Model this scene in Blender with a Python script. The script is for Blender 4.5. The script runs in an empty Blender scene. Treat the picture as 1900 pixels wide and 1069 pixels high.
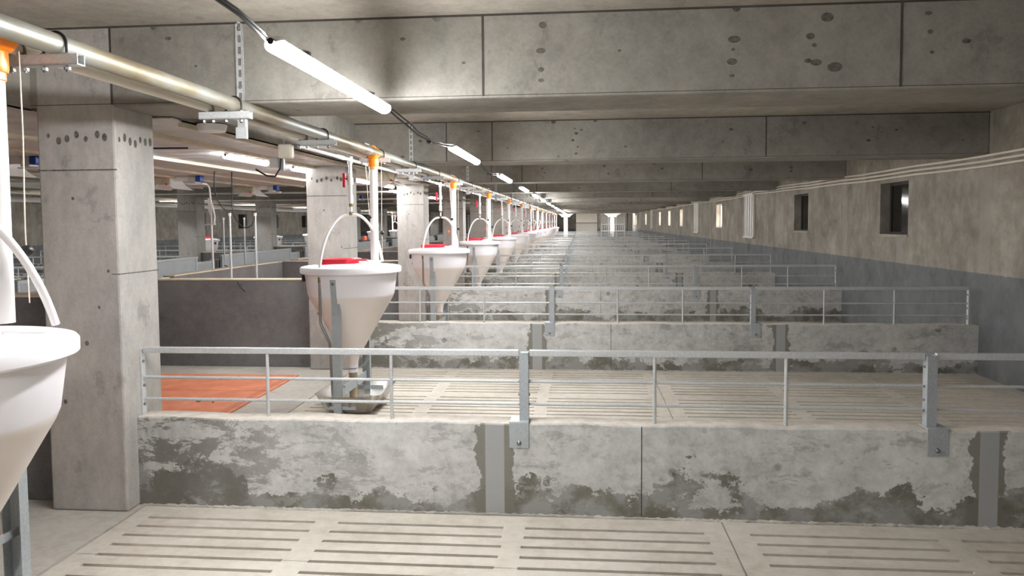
import bpy, bmesh, math, random
from mathutils import Vector, Matrix
random.seed(7)
sc = bpy.context.scene
COL = sc.collection
PI = math.pi
S = 4.08            # bay length
Y0 = 4.04           # first low wall in front of the camera
NB = 13             # low walls at Y0 + k*S, k = 0..NB
ZB = 2.246          # underside of the ceiling beams
ZC = 2.675           # ceiling
XW = 4.08           # right wall
MX = -11.5          # the far half of the barn mirrors the near one: x -> MX - x
ORD = ['first', 'second', 'third', 'fourth', 'fifth', 'sixth', 'seventh', 'eighth', 'ninth', 'tenth',
       'eleventh', 'twelfth', 'thirteenth', 'fourteenth', 'fifteenth', 'sixteenth', 'seventeenth', 'eighteenth',
       'nineteenth', 'twentieth']

# ------------------------------------------------------------------ materials
def lin(c):
    return tuple(((v / 255) / 12.92 if v / 255 <= 0.04045 else ((v / 255 + 0.055) / 1.055) ** 2.4) for v in c) + (1,)

class NT:
    def __init__(s, name):
        s.m = bpy.data.materials.new(name); s.m.use_nodes = True
        s.t = s.m.node_tree; s.b = s.t.nodes['Principled BSDF']
    def n(s, typ, **kw):
        x = s.t.nodes.new(typ)
        for k, v in kw.items(): setattr(x, k, v)
        return x
    def l(s, a, b): s.t.links.new(a, b)
    def pos(s): return s.n('ShaderNodeNewGeometry').outputs['Position']
    def noise(s, vec, scale, detail=6, rough=.6, stretch=None, dist=0):
        if stretch:
            mp = s.n('ShaderNodeMapping'); mp.inputs['Scale'].default_value = stretch
            s.l(vec, mp.inputs['Vector']); vec = mp.outputs[0]
        x = s.n('ShaderNodeTexNoise'); x.inputs['Scale'].default_value = scale; x.inputs['Detail'].default_value = detail
        x.inputs['Roughness'].default_value = rough; x.inputs['Distortion'].default_value = dist
        s.l(vec, x.inputs['Vector']); return x.outputs['Fac']
    def ramp(s, fac, stops):
        r = s.n('ShaderNodeValToRGB'); e = r.color_ramp.elements
        while len(e) < len(stops): e.new(.5)
        for i, (p, c) in enumerate(stops):
            e[i].position = p; e[i].color = c if len(c) == 4 else tuple(c) + (1,)
        s.l(fac, r.inputs[0]); return r.outputs[0]
    def step(s, fac, a, b):
        r = s.n('ShaderNodeMapRange'); r.interpolation_type = 'SMOOTHSTEP'
        r.inputs[1].default_value = a; r.inputs[2].default_value = b
        s.l(fac, r.inputs[0]); return r.outputs[0]
    def math(s, op, a, b=None, c=None):
        x = s.n('ShaderNodeMath', operation=op)
        for i, v in enumerate((a, b, c)):
            if v is None: continue
            if isinstance(v, (int, float)): x.inputs[i].default_value = v
            else: s.l(v, x.inputs[i])
        return x.outputs[0]
    def mix(s, fac, a, b, mode='MIX'):
        x = s.n('ShaderNodeMix', data_type='RGBA', blend_type=mode)
        for sock, v in ((x.inputs[0], fac), (x.inputs[6], a), (x.inputs[7], b)):
            if isinstance(v, (int, float)): sock.default_value = v
            elif isinstance(v, tuple): sock.default_value = v
            else: s.l(v, sock)
        return x.outputs[2]
    def bump(s, h, strength=.3, dist=.01):
        b = s.n('ShaderNodeBump'); b.inputs['Strength'].default_value = strength; b.inputs['Distance'].default_value = dist
        s.l(h, b.inputs['Height']); s.l(b.outputs[0], s.b.inputs['Normal'])
    def color(s, c):
        if isinstance(c, tuple): s.b.inputs['Base Color'].default_value = c
        else: s.l(c, s.b.inputs['Base Color'])
    def set(s, **kw):
        for k, v in kw.items(): s.b.inputs[k.replace('_', ' ')].default_value = v
        return s.m

def plain(name, rgb, rough=.5, metal=0.0, vary=.06, scale=8, spec=.5):
    m = NT(name); f = m.noise(m.pos(), scale, 4)
    a = tuple(max(0, v * (1 - vary * 2)) for v in rgb[:3]) + (1,); b = tuple(min(1, v * (1 + vary)) for v in rgb[:3]) + (1,)
    m.color(m.ramp(f, [(.3, a), (.7, b)]))
    return m.set(Roughness=rough, Metallic=metal, Specular_IOR_Level=spec)

def concrete(name, dark, light, spots=.25, rough=.85, stretch=(1, 1, 1), streak=.3):
    m = NT(name); p = m.pos()
    n1 = m.noise(p, .9, 8, .62, stretch); n2 = m.noise(p, 9, 6, .65, stretch); n3 = m.noise(p, 60, 3, .6)
    f = m.math('ADD', m.math('MULTIPLY', n1, .62), m.math('MULTIPLY', n2, .38))
    c = m.ramp(f, [(.34, dark), (.50, tuple((a + b) / 2 for a, b in zip(dark, light))), (.66, light)])
    # drips running down the face
    st = m.step(m.noise(p, 1.6, 4, .6, (3.2, 3.2, .35)), .56, .74)
    c = m.mix(m.math('MULTIPLY', st, streak), c, tuple(v * .62 for v in dark[:3]) + (1,))
    # small blow holes and form-tie marks
    v = m.n('ShaderNodeTexVoronoi'); v.inputs['Scale'].default_value = 3.1
    m.l(p, v.inputs['Vector'])
    sp = m.math('MULTIPLY', m.step(v.outputs['Distance'], .10, .06), m.step(m.noise(p, 2.1, 2), .52, .58))
    c = m.mix(m.math('MULTIPLY', sp, spots), c, tuple(v * .45 for v in dark[:3]) + (1,))
    sm = m.step(m.noise(p, 3.7, 9, .72, (1, 1, .8)), .585, .66)
    c = m.mix(m.math('MULTIPLY', sm, .38), c, tuple(v * .62 for v in dark[:3]) + (1,))
    c = m.mix(.10, c, m.ramp(n3, [(.3, (0, 0, 0, 1)), (.7, (1, 1, 1, 1))]), 'SOFT_LIGHT')
    m.color(c); m.bump(m.math('ADD', n2, m.math('MULTIPLY', n3, .4)), .25, .008)
    return m.set(Roughness=rough, Specular_IOR_Level=.25)

M = {}
M['beam'] = concrete('beam_concrete', lin((118, 115, 108)), lin((156, 152, 144)), .6, streak=.12)
M['ceil'] = concrete('ceiling_concrete', lin((128, 122, 112)), lin((172, 166, 155)), .15, streak=.05)
M['column'] = concrete('column_concrete', lin((150, 147, 142)), lin((196, 193, 187)), .5, stretch=(1.3, 1.3, .6))
M['paint'] = plain('white_paint', lin((226, 220, 214)), .7, vary=.03)
M['joint'] = plain('dark_joint', lin((72, 68, 62)), .9, vary=.2)
M['mark'] = plain('tie_hole_mark', lin((98, 95, 88)), .9, vary=.3, scale=40)
M['smark'] = plain('faint_mark', lin((112, 109, 102)), .9, vary=.3, scale=60)
M['tall'] = concrete('dark_plaster', lin((96, 96, 96)), lin((124, 124, 123)), .12, streak=.1)
M['pit'] = plain('slurry_pit', lin((38, 33, 28)), .9)

def partition_mat():
    m = NT('patched_concrete'); p = m.pos()
    sep = m.n('ShaderNodeSeparateXYZ'); m.l(p, sep.inputs[0]); X, Y, Z = sep.outputs
    fine = m.noise(p, 12, 8, .72); mid = m.noise(p, 2.6, 9, .68, (1, 1, 1.3)); big = m.noise(p, .8, 5, .6)
    base = m.ramp(m.math('ADD', m.math('MULTIPLY', fine, .5), m.math('MULTIPLY', big, .5)),
                  [(.36, lin((152, 152, 149))), (.5, lin((192, 192, 189))), (.64, lin((216, 216, 213)))])
    # brownish plaster skirt torn along its upper edge
    hgt = m.math('ADD', Z, m.math('MULTIPLY', m.math('SUBTRACT', mid, .5), -1.05))
    hgt = m.math('ADD', hgt, m.math('MULTIPLY', m.math('SUBTRACT', fine, .5), -.22))
    lft = m.step(X, -1.35, -2.4)                        # the skirt climbs towards the column
    hgt = m.math('ADD', hgt, m.math('MULTIPLY', lft, -.09))
    skirt = m.step(hgt, .135, .118)
    pl = m.ramp(m.noise(p, 5, 6, .6), [(.4, lin((112, 109, 99))), (.47, lin((126, 124, 115))), (.56, lin((150, 150, 147)))])
    c = m.mix(skirt, base, pl)
    # darker weathered blotches
    bl = m.step(m.math('ADD', m.noise(p, 2.7, 12, .8, (1, 1, 2.2), .35), m.math('MULTIPLY', m.step(X, -.7, -2.0), .085)), .56, .585)
    c = m.mix(m.math('MULTIPLY', bl, m.math('ADD', m.math('MULTIPLY', lft, .5), .38)), c, lin((116, 114, 107)))
    b2 = m.step(m.noise(p, 8, 10, .75, (1, 1, 1.8)), .555, .60)
    c = m.mix(m.math('MULTIPLY', b2, .28), c, lin((128, 126, 120)))
    b3 = m.step(m.noise(p, 4.5, 10, .75, (1, 1, 1.5)), .44, .40)
    c = m.mix(m.math('MULTIPLY', b3, .22), c, lin((206, 206, 203)))
    # two made-good vertical strips under the rail posts
    for x0, hw in ((-.47, .055), (2.10, .05)):
        d = m.math('ABSOLUTE', m.math('SUBTRACT', X, x0))
        e = m.math('ADD', d, m.math('MULTIPLY', m.math('SUBTRACT', m.noise(p, 7, 6, .7), .5), .22))
        c = m.mix(m.math('MULTIPLY', m.step(e, hw * 1.75, hw * 1.6), .9), c, lin((122, 120, 110)))
        c = m.mix(m.step(d, hw, hw - .006), c, lin((164, 165, 164)))
    # form-tie marks
    v = m.n('ShaderNodeTexVoronoi'); v.inputs['Scale'].default_value = 3.4; m.l(p, v.inputs['Vector'])
    sp = m.math('MULTIPLY', m.step(v.outputs['Distance'], .13, .09), m.step(m.noise(p, 1.7, 2), .5, .56))
    c = m.mix(m.math('MULTIPLY', sp, .55), c, lin((92, 89, 82)))
    # dusty mortar on top; its paler beige also has lamp light painted in
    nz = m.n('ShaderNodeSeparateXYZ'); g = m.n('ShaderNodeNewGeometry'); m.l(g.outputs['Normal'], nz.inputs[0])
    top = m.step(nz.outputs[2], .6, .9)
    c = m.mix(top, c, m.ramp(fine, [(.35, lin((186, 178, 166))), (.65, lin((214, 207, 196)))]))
    m.color(c); m.bump(m.math('ADD', m.math('ADD', fine, m.math('MULTIPLY', skirt, .5)), mid), .35, .008)
    return m.set(Roughness=.85, Specular_IOR_Level=.25)
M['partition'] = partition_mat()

def floor_mat(name, a, b, c3):
    m = NT(name); p = m.pos()
    n1 = m.noise(p, 1.1, 8, .65); n2 = m.noise(p, 14, 6, .7)
    c = m.ramp(m.math('ADD', m.math('MULTIPLY', n1, .6), m.math('MULTIPLY', n2, .4)), [(.36, a), (.5, b), (.64, c3)])
    sp = m.step(m.noise(p, 26, 3, .6), .70, .74)
    c = m.mix(m.math('MULTIPLY', sp, .35), c, tuple(v * .6 for v in a[:3]) + (1,))
    m.color(c); m.bump(n2, .15, .005)
    return m.set(Roughness=.75, Specular_IOR_Level=.3)
M['slat'] = floor_mat('slat_concrete', lin((176, 168, 155)), lin((198, 191, 179)), lin((212, 206, 195)))
M['solid'] = floor_mat('floor_concrete', lin((160, 156, 148)), lin((183, 178, 169)), lin((200, 194, 184)))

def wall_mat(name, lo, zb, tops):
    m = NT(name); p = m.pos()
    sep = m.n('ShaderNodeSeparateXYZ'); m.l(p, sep.inputs[0]); X, Y, Z = sep.outputs
    n1 = m.noise(p, 1.6, 8, .68, None, .5); n2 = m.noise(p, 5, 8, .7, (1, 1, .8)); n3 = m.noise(p, 30, 4, .6)
    f = m.math('ADD', m.math('MULTIPLY', n1, .6), m.math('MULTIPLY', n2, .4))
    up = m.ramp(f, [(.36, tops[0]), (.5, tops[1]), (.64, tops[2])])
    # pale vertical joints every bay and a half
    ph = m.math('ABSOLUTE', m.math('SUBTRACT', m.math('FRACT', m.math('DIVIDE', m.math('SUBTRACT', Y, 8.05), 2.04)), .5))
    up = m.mix(m.math('MULTIPLY', m.step(m.math('ADD', ph, m.math('MULTIPLY', n2, .02)), .455, .465), .55), up, lin((158, 152, 145)))
    dk = m.ramp(f, [(.36, lo[0]), (.64, lo[1])])
    edge = m.math('ADD', Z, m.math('MULTIPLY', m.math('SUBTRACT', n3, .5), .03))
    m.color(m.mix(m.step(edge, zb + .004, zb - .004), up, dk)); m.bump(m.math('ADD', n2, m.math('MULTIPLY', n3, .3)), .2, .01)
    return m.set(Roughness=.85, Specular_IOR_Level=.2)
M['wall'] = wall_mat('plastered_wall', (lin((90, 92, 93)), lin((124, 126, 127))), 1.045,
                     (lin((116, 111, 102)), lin((142, 136, 126)), lin((168, 163, 153))))

def galv(name, rgb, rough, metal):
    m = NT(name); p = m.pos()
    v = m.n('ShaderNodeTexVoronoi'); v.inputs['Scale'].default_value = 90; m.l(p, v.inputs['Vector'])
    f = m.math('ADD', m.math('MULTIPLY', v.outputs['Distance'], .5), m.math('MULTIPLY', m.noise(p, 6, 5), .6))
    m.color(m.ramp(f, [(.3, tuple(x * .82 for x in rgb[:3]) + (1,)), (.7, rgb)]))
    return m.set(Roughness=rough, Metallic=metal)
M['galv'] = galv('galvanised_steel', lin((206, 209, 210)), .35, .25)
M['galvsheet'] = galv('galvanised_sheet', lin((186, 190, 191)), .45, .15)
M['post'] = galv('galvanised_channel', lin((176, 183, 187)), .42, .25)
M['steel'] = galv('stainless_steel', lin((206, 203, 196)), .25, .75)
M['bolt'] = galv('zinc_bolt', lin((150, 150, 148)), .35, .8)
M['white'] = plain('white_plastic', lin((236, 234, 233)), .35, vary=.01)
M['lid'] = plain('white_lid_plastic', lin((238, 236, 238)), .38, vary=.01)
M['pvc'] = plain('white_pvc', lin((234, 232, 230)), .3, vary=.01)
M['cream'] = plain('cream_plastic', lin((214, 208, 190)), .5, vary=.03)
M['red'] = plain('red_plastic', lin((214, 34, 58)), .35, vary=.04)
M['orange'] = plain('orange_plastic', lin((240, 140, 22)), .35, vary=.04)
M['amber'] = plain('clear_amber_plastic', lin((226, 160, 110)), .3, vary=.04)
M['redorange'] = plain('red_orange_plastic', lin((235, 84, 40)), .4)
M['black'] = plain('black_rubber', lin((24, 23, 24)), .4, vary=.1)
M['brass'] = plain('brass', lin((150, 128, 82)), .35, .8)
M['tube'] = plain('tan_outlet_tube', lin((168, 156, 130)), .35, .6)
M['blue'] = plain('blue_plastic', lin((34, 74, 160)), .4)
M['wood'] = plain('pale_batten', lin((206, 194, 172)), .6, vary=.08)
M['door'] = plain('pale_door', lin((196, 190, 180)), .6)
M['rib'] = plain('pale_cladding', lin((176, 172, 164)), .6)
M['dark'] = plain('dark_recess', lin((70, 66, 60)), .9)
M['cover'] = plain('cover_plastic', lin((208, 206, 197)), .45, vary=.05, scale=20)
M['conduit'] = plain('cream_conduit', lin((222, 214, 198)), .45, vary=.02)

def hopper_mat():
    m = NT('translucent_hopper_plastic')
    tc = m.n('ShaderNodeTexCoord'); sep = m.n('ShaderNodeSeparateXYZ'); m.l(tc.outputs['Object'], sep.inputs[0])
    z = sep.outputs[2]
    feed = m.math('MULTIPLY', m.step(z, 1.0, .985), m.step(z, .36, .39))   # meal inside shows through the wall
    m.color(m.mix(feed, lin((240, 238, 242)), lin((236, 227, 221))))
    m.b.inputs['Subsurface Weight'].default_value = .15
    m.b.inputs['Subsurface Radius'].default_value = (.05, .05, .05)
    return m.set(Roughness=.38)
M['hopper'] = hopper_mat()

def mat_mat():
    m = NT('orange_heat_mat'); p = m.pos(); f = m.noise(p, 5, 5, .6)
    m.color(m.ramp(f, [(.35, lin((206, 122, 90))), (.65, lin((223, 144, 110)))]))
    return m.set(Roughness=.6)
M['mat'] = mat_mat()

def sheet_mat():
    m = NT('white_ceiling_sheet'); p = m.pos()
    f = m.noise(p, 2, 5, .6, (3, .6, 1)); m.color(m.ramp(f, [(.35, lin((188, 188, 186))), (.65, lin((212, 212, 210)))]))
    w = m.n('ShaderNodeTexWave'); w.bands_direction = 'Y'; w.inputs['Scale'].default_value = 1.1; w.inputs['Distortion'].default_value = 2.5
    m.l(p, w.inputs['Vector']); m.bump(w.outputs['Fac'], .5, .02)
    return m.set(Roughness=.38, Specular_IOR_Level=.4)
M['sheet'] = sheet_mat()

def pipe_mat():
    m = NT('galvanised_feed_pipe'); p = m.pos()
    f = m.noise(p, 2.2, 6, .6, (1.5, .5, 1.5))
    m.color(m.ramp(f, [(.36, lin((112, 100, 78))), (.46, lin((138, 129, 108))), (.58, lin((158, 161, 156)))]))
    return m.set(Roughness=.48, Metallic=.6)
M['pipe'] = pipe_mat()

def emit(name, rgb, k):
    m = NT(name); m.color(rgb); m.b.inputs['Emission Color'].default_value = rgb; m.b.inputs['Emission Strength'].default_value = k
    return m.m
M['lamp'] = emit('lamp_tube', (.985, .985, 1.0, 1), 34)
M['lampdim'] = emit('weaker_lamp_tube', (.985, .985, 1.0, 1), 16)

def glass(name, clear):
    m = NT(name)
    if not clear:
        m.color(lin((30, 28, 26))); return m.set(Roughness=.06, Specular_IOR_Level=.8)
    t = m.n('ShaderNodeBsdfTransparent'); g = m.n('ShaderNodeBsdfGlossy'); g.inputs['Roughness'].default_value = .03
    x = m.n('ShaderNodeMixShader'); x.inputs[0].default_value = .08
    m.l(t.outputs[0], x.inputs[1]); m.l(g.outputs[0], x.inputs[2])
    m.l(x.outputs[0], m.t.nodes['Material Output'].inputs['Surface'])
    return m.m
M['glass'] = glass('window_glass', True)
M['darkglass'] = glass('dark_window_glass', False)

# ------------------------------------------------------------------ mesh builder
class MB:
    def __init__(s): s.bm = bmesh.new()
    def box(s, x0, x1, y0, y1, z0, z1):
        v = [s.bm.verts.new((x, y, z)) for x in (x0, x1) for y in (y0, y1) for z in (z0, z1)]
        for f in ((0, 1, 3, 2), (4, 6, 7, 5), (0, 4, 5, 1), (2, 3, 7, 6), (0, 2, 6, 4), (1, 5, 7, 3)):
            s.bm.faces.new([v[i] for i in f])
        return s
    def rings(s, rs, cap=True, closed=False):
        R = [[s.bm.verts.new(p) for p in r] for r in rs]
        n = len(R[0]); m = len(R)
        for i in range(m if closed else m - 1):
            a, b = R[i], R[(i + 1) % m]
            for j in range(n): s.bm.faces.new((a[j], a[(j + 1) % n], b[(j + 1) % n], b[j]))
        if cap and not closed:
            s.bm.faces.new(list(reversed(R[0]))); s.bm.faces.new(R[-1])
        return s
    def tube(s, pts, r, seg=10):
        P = [Vector(p) for p in pts]; rs = []
        rr = r if isinstance(r, (list, tuple)) else [r] * len(P)
        up = None
        for i, p in enumerate(P):
            t = (P[min(i + 1, len(P) - 1)] - P[max(i - 1, 0)]).normalized()
            if up is None:
                up = Vector((0, 0, 1)) if abs(t.z) < .9 else Vector((1, 0, 0))
            a = t.cross(up).normalized(); b = a.cross(t).normalized(); up = b
            rs.append([p + (a * math.cos(2 * PI * k / seg) + b * math.sin(2 * PI * k / seg)) * rr[i] for k in range(seg)])
        return s.rings(rs)
    def cyl(s, a, b, r, seg=12): return s.tube([a, b], r, seg)
    def lathe(s, prof, c=(0, 0), seg=48, cap=True):
        return s.rings([[(c[0] + r * math.cos(2 * PI * k / seg), c[1] + r * math.sin(2 * PI * k / seg), z) for k in range(seg)] for r, z in prof], cap)
    def ball(s, c, r, seg=16):
        n = 8
        return s.lathe([(max(r * math.sin(PI * i / n), r * .03), c[2] - r * math.cos(PI * i / n)) for i in range(n + 1)], c, seg)
    def prism(s, poly, axis, a, b):
        def P(u, v, w): return {'x': (w, u, v), 'y': (u, w, v), 'z': (u, v, w)}[axis]
        return s.rings([[P(u, v, a) for u, v in poly], [P(u, v, b) for u, v in poly]])
    def quad(s, *p):
        s.bm.faces.new([s.bm.verts.new(q) for q in p]); return s
    def build(s, name, mat, parent=None, bevel=0, smooth=35, seg=2, loc=None):
        bmesh.ops.recalc_face_normals(s.bm, faces=s.bm.faces)
        me = bpy.data.meshes.new(name); s.bm.to_mesh(me); s.bm.free()
        me.materials.append(M[mat])
        if smooth:
            me.polygons.foreach_set('use_smooth', [True] * len(me.polygons))
            me.set_sharp_from_angle(angle=math.radians(smooth))
        o = bpy.data.objects.new(name, me); COL.objects.link(o)
        if parent is not None: o.parent = parent
        if loc: o.location = loc
        if bevel:
            b = o.modifiers.new('edge', 'BEVEL'); b.width = bevel; b.segments = seg; b.limit_method = 'ANGLE'
        return o

def tag(o, label, cat, group=None):
    o['label'] = label; o['category'] = cat
    if group: o['group'] = group
    return o
def thing(name, label, cat, loc=(0, 0, 0), group=None):
    o = bpy.data.objects.new(name, None); COL.objects.link(o); o.location = loc; o.empty_display_size = .1
    return tag(o, label, cat, group)
def struct(o, label=None):
    o['kind'] = 'structure'
    if label: o['label'] = label
    return o
KIDS = {}
def kids(o): return [c for c in bpy.data.objects if c.parent is o]
def dup(root, loc, label=None, sx=1, group=None):
    def cp(o, par):
        c = o.copy(); COL.objects.link(c)
        if par is not None: c.parent = par
        if o.name not in KIDS: KIDS[o.name] = kids(o)
        for ch in KIDS[o.name]: cp(ch, c)
        return c
    KIDS.clear() if root.name not in KIDS else None
    r = cp(root, None); r.location = loc
    if sx != 1: r.scale = (sx, 1, 1)
    if label: r['label'] = label
    if group: r['group'] = group
    return r
def arc(c, r, a0, a1, n, f):
    return [f(c[0] + r * math.cos(math.radians(a0 + (a1 - a0) * i / n)), c[1] + r * math.sin(math.radians(a0 + (a1 - a0) * i / n))) for i in range(n + 1)]
def bez(p0, p1, p2, p3, n=14):
    p0, p1, p2, p3 = map(Vector, (p0, p1, p2, p3))
    return [((1 - t) ** 3) * p0 + 3 * t * (1 - t) ** 2 * p1 + 3 * t * t * (1 - t) * p2 + t ** 3 * p3 for t in [i / n for i in range(n + 1)]]

YB = -8.2                       # wall behind the camera
YE = Y0 + S * NB                # last low wall
YF = 66.5                       # end wall of the hall
XL = MX - XW                    # far left wall

# ------------------------------------------------------------------ setting
# slatted floor: real slots through a slab, one mesh per bay
SLOTS = [(-2.36, -1.42), (-1.30, -.40), (-.293, .632), (.867, 1.775), (1.895, 2.80), (2.92, 3.84)]
SEAMS = (.745, 2.86)
def slab_mesh():
    m = MB(); x0, x1 = -2.472, XW
    cut = [x0] + [c for sx in SEAMS[:1] for c in (sx - .004, sx + .004)] + [x1]
    spans = [(cut[i], cut[i + 1]) for i in range(0, len(cut), 2)]
    ys = []
    for i in range(33):
        if i % 11 == 9: continue
        ys.append(S - .18 - .115 * i - (.02 if i > 20 else 0))
    ys = [y for y in ys if y > .24]
    edges = S - .022; hw = .0135
    def bar(a, b, y, i):
        if i % 10 == 4: m.box(a, b, y - hw, y - .002, -.09, 0).box(a, b, y + .002, y + hw, -.09, 0)
        else: m.box(a, b, y - hw, y + hw, -.09, 0)
    for i, y in enumerate(ys):
        for a, b in spans: m.box(a, b, y + hw, edges, -.09, 0)
        xs = [s for s in SLOTS]
        for a, b in spans:
            cur = a
            for s0, s1 in xs:
                if s0 < a or s1 > b: continue
                j0 = random.uniform(-.008, .008); j1 = random.uniform(-.008, .008)
                bar(cur, s0 + j0, y, i); cur = s1 + j1
            bar(cur, b, y, i)
        edges = y - hw
    for a, b in spans: m.box(a, b, .02, edges, -.09, 0)
    return m
fl = struct(slab_mesh().build('floor', 'slat', smooth=0), 'beige slatted concrete floor')
fl.location = (0, Y0 - S, 0)
for k in range(-2, NB):
    if k == -1: continue
    c = fl.copy(); COL.objects.link(c); c.location = (0, Y0 + S * k, 0)
struct(MB().box(-2.6, XW, YB, YE + .2, -.8, -.75).build('floor_pit', 'pit', smooth=0))
# plain strip along the columns, its slatted-side edge ragged
m = MB(); N = 420; y = YB; row = []
for i in range(N + 1):
    yy = YB + (YE + .3 - YB) * i / N
    row.append((-2.486 + random.uniform(-.009, .004), yy))
for i in range(N):
    (xa, ya), (xb, yb) = row[i], row[i + 1]
    m.quad((-4.98, ya, 0), (xa, ya, 0), (xb, yb, 0), (-4.98, yb, 0))
    m.quad((xa, ya, 0), (xa, ya, -.09), (xb, yb, -.09), (xb, yb, 0))
bmesh.ops.remove_doubles(m.bm, verts=m.bm.verts, dist=1e-5)
struct(m.build('floor_strip', 'solid', smooth=0), 'plain concrete floor strip along the columns')
struct(MB().box(XL, -4.98, YB, YE + .3, -.1, 0).build('floor_aisle', 'solid', smooth=0), 'plain concrete floor of aisle and far pens')
struct(MB().box(XL, XW, YE + .2, YF, -.1, 0).build('floor_hall', 'solid', smooth=0), 'plain concrete floor of the end hall')

# ceiling, beams
struct(MB().box(XL - .3, XW + .3, YB - .3, YF + .3, ZC, ZC + .25).build('ceiling', 'ceil', smooth=0), 'concrete ceiling slab')
BW = .52
bm_obj = None
def beam_mesh(first):
    m = MB().box(XL, XW, 0, BW, ZB, ZC + .01)
    o = m.build('ceiling_beam', 'beam', bevel=.012, smooth=0)
    struct(o, 'concrete ceiling beam across the barn')
    j = MB()
    for x in (-2.53, -.50, 1.575, 2.24, 3.5) if first else (-1.42, -.93, 1.9, -2.53):
        j.box(x - .006, x + .006, -.0015, .004, ZB + .01, ZC)
    j.box(XL, XW, -.0012, .004, ZC - .011, ZC).box(XL, XW, -.0008, .004, ZB + .012, ZB + .0155)
    struct(j.build('formwork_joint', 'joint', o, smooth=0))
    d = MB()
    if first:
        pts = [(-.19, 2.61, .02), (-.20, 2.48, .017), (-.20, 2.385, .014), (-.20, 2.33, .011), (-.92, 2.56, .01), (-.6, 2.43, .009),
               (.78, 2.66, .018), (.77, 2.51, .021), (.76, 2.40, .02), (.765, 2.46, .009), (.76, 2.33, .01),
               (1.22, 2.605, .027), (1.14, 2.515, .019), (1.16, 2.47, .012), (1.13, 2.395, .013), (1.17, 2.385, .019), (1.26, 2.36, .028),
               (1.70, 2.61, .012), (1.71, 2.52, .013), (1.72, 2.42, .01), (1.9, 2.69, .014), (1.88, 2.47, .014), (-2.2, 2.6, .012), (-1.3, 2.4, .01),
               (-2.05, 2.45, .008), (-2.28, 2.66, .014), (.2, 2.47, .007), (2.4, 2.5, .02), (2.45, 2.4, .016), (3.2, 2.55, .02)]
    else:
        pts = [(random.uniform(-2.3, 3.9), random.uniform(2.3, 2.66), random.uniform(.008, .022)) for _ in range(16)]
        xq = random.uniform(-1, 3); pts += [(xq + random.uniform(-.05, .05), 2.32 + .07 * i, random.uniform(.008, .018)) for i in range(4)]
    for x, z, r in pts:
        w = random.uniform(1.0, 1.5)
        d.prism([(x + r * w * math.cos(2 * PI * k / 12), z + r * .85 * math.sin(2 * PI * k / 12)) for k in range(12)], 'y', -.001, .003)
    struct(d.build('tie_mark', 'mark', o, smooth=0))
    return o
b1 = beam_mesh(True); b1.location = (0, Y0 - .115, 0)
b2 = beam_mesh(False); b2.location = (0, Y0 + S - .115, 0)
for k in range(-2, NB + 1):
    if k in (0, 1): continue
    c = beam_mesh(False); c.location = (0, Y0 + S * k - .115, 0)

# columns
def column(x, y):
    o = struct(MB().box(-.225, .225, -.19, .19, 0, ZC + .01).build('column', 'column', bevel=.012, smooth=0), 'square concrete column')
    j = MB()
    for z in (1.905,): j.box(-.226, .226, -.1915, -.18, z - .004, z + .004)
    j.box(.18, .2265, -.19, .19, 1.33, 1.336)
    struct(j.build('formwork_joint', 'smark', o, smooth=0))
    d = MB()
    for i in range(7):
        u = -.16 + i * .056 + random.uniform(-.01, .01); z = 2.08 + random.uniform(-.02, .02); r = random.uniform(.008, .015)
        d.prism([(u + r * math.cos(2 * PI * k / 10), z + r * 1.5 * math.sin(2 * PI * k / 10)) for k in range(10)], 'y', -.1912, -.185)
        u = -.15 + i * .05; z = 2.07 + random.uniform(-.02, .02)
        d.prism([(u + r * math.cos(2 * PI * k / 10), z + r * 1.7 * math.sin(2 * PI * k / 10)) for k in range(10)], 'x', .22, .2262)
    for u, z, r in ((.1, 1.15, .008), (-.12, .62, .011), (.02, .95, .012), (-.03, 1.75, .008), (.16, 1.35, .007)):
        d.prism([(u + r * math.cos(2 * PI * k / 10), z + r * 1.2 * math.sin(2 * PI * k / 10)) for k in range(10)], 'y', -.1912, -.185)
    struct(d.build('tie_mark', 'smark', o, smooth=0))
    return o
col0 = column(0, 0); col0.location = (-2.747, 4.115, 0)
def col_copy(x, y):
    c = col0.copy(); COL.objects.link(c); c.location = (x, y, 0)
    for ch in kids(col0):
        d = ch.copy(); COL.objects.link(d); d.parent = c
for k in range(-2, NB + 1):
    if k != 0: col_copy(-2.747, 4.115 + S * k)
for k in range(0, NB + 1): col_copy(MX + 2.747, 4.115 + S * k)

# low pen walls (right part .51 m, left part 1 m and plastered dark)
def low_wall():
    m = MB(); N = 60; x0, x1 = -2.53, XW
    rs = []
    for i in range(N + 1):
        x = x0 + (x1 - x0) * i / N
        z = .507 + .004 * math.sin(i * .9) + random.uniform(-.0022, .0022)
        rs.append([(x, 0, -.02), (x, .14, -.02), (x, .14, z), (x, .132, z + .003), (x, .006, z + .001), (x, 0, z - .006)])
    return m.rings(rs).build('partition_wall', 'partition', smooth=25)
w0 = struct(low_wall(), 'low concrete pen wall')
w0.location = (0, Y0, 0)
j = struct(MB().box(.322, .327, -.0012, .004, .01, .5).build('formwork_joint', 'joint', w0, smooth=0))
m = MB(); N = 420; rs = []; dd = .012
for i in range(N + 1):
    dd = min(.030, max(.002, dd + random.uniform(-.006, .006))); h = random.uniform(.003, .013)
    x = -2.50 + (XW + 2.50) * i / N
    rs.append([(x, .004, -.03), (x, .004, h), (x, -dd * .5, h * .8), (x, -dd, random.uniform(-.004, .004)), (x, -dd, -.03)])
mb = struct(m.rings(rs).build('mortar_bead', 'solid', w0, smooth=0))
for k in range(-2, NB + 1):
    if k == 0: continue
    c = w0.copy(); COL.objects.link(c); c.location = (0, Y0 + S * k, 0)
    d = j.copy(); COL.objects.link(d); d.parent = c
    d = mb.copy(); COL.objects.link(d); d.parent = c
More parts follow.
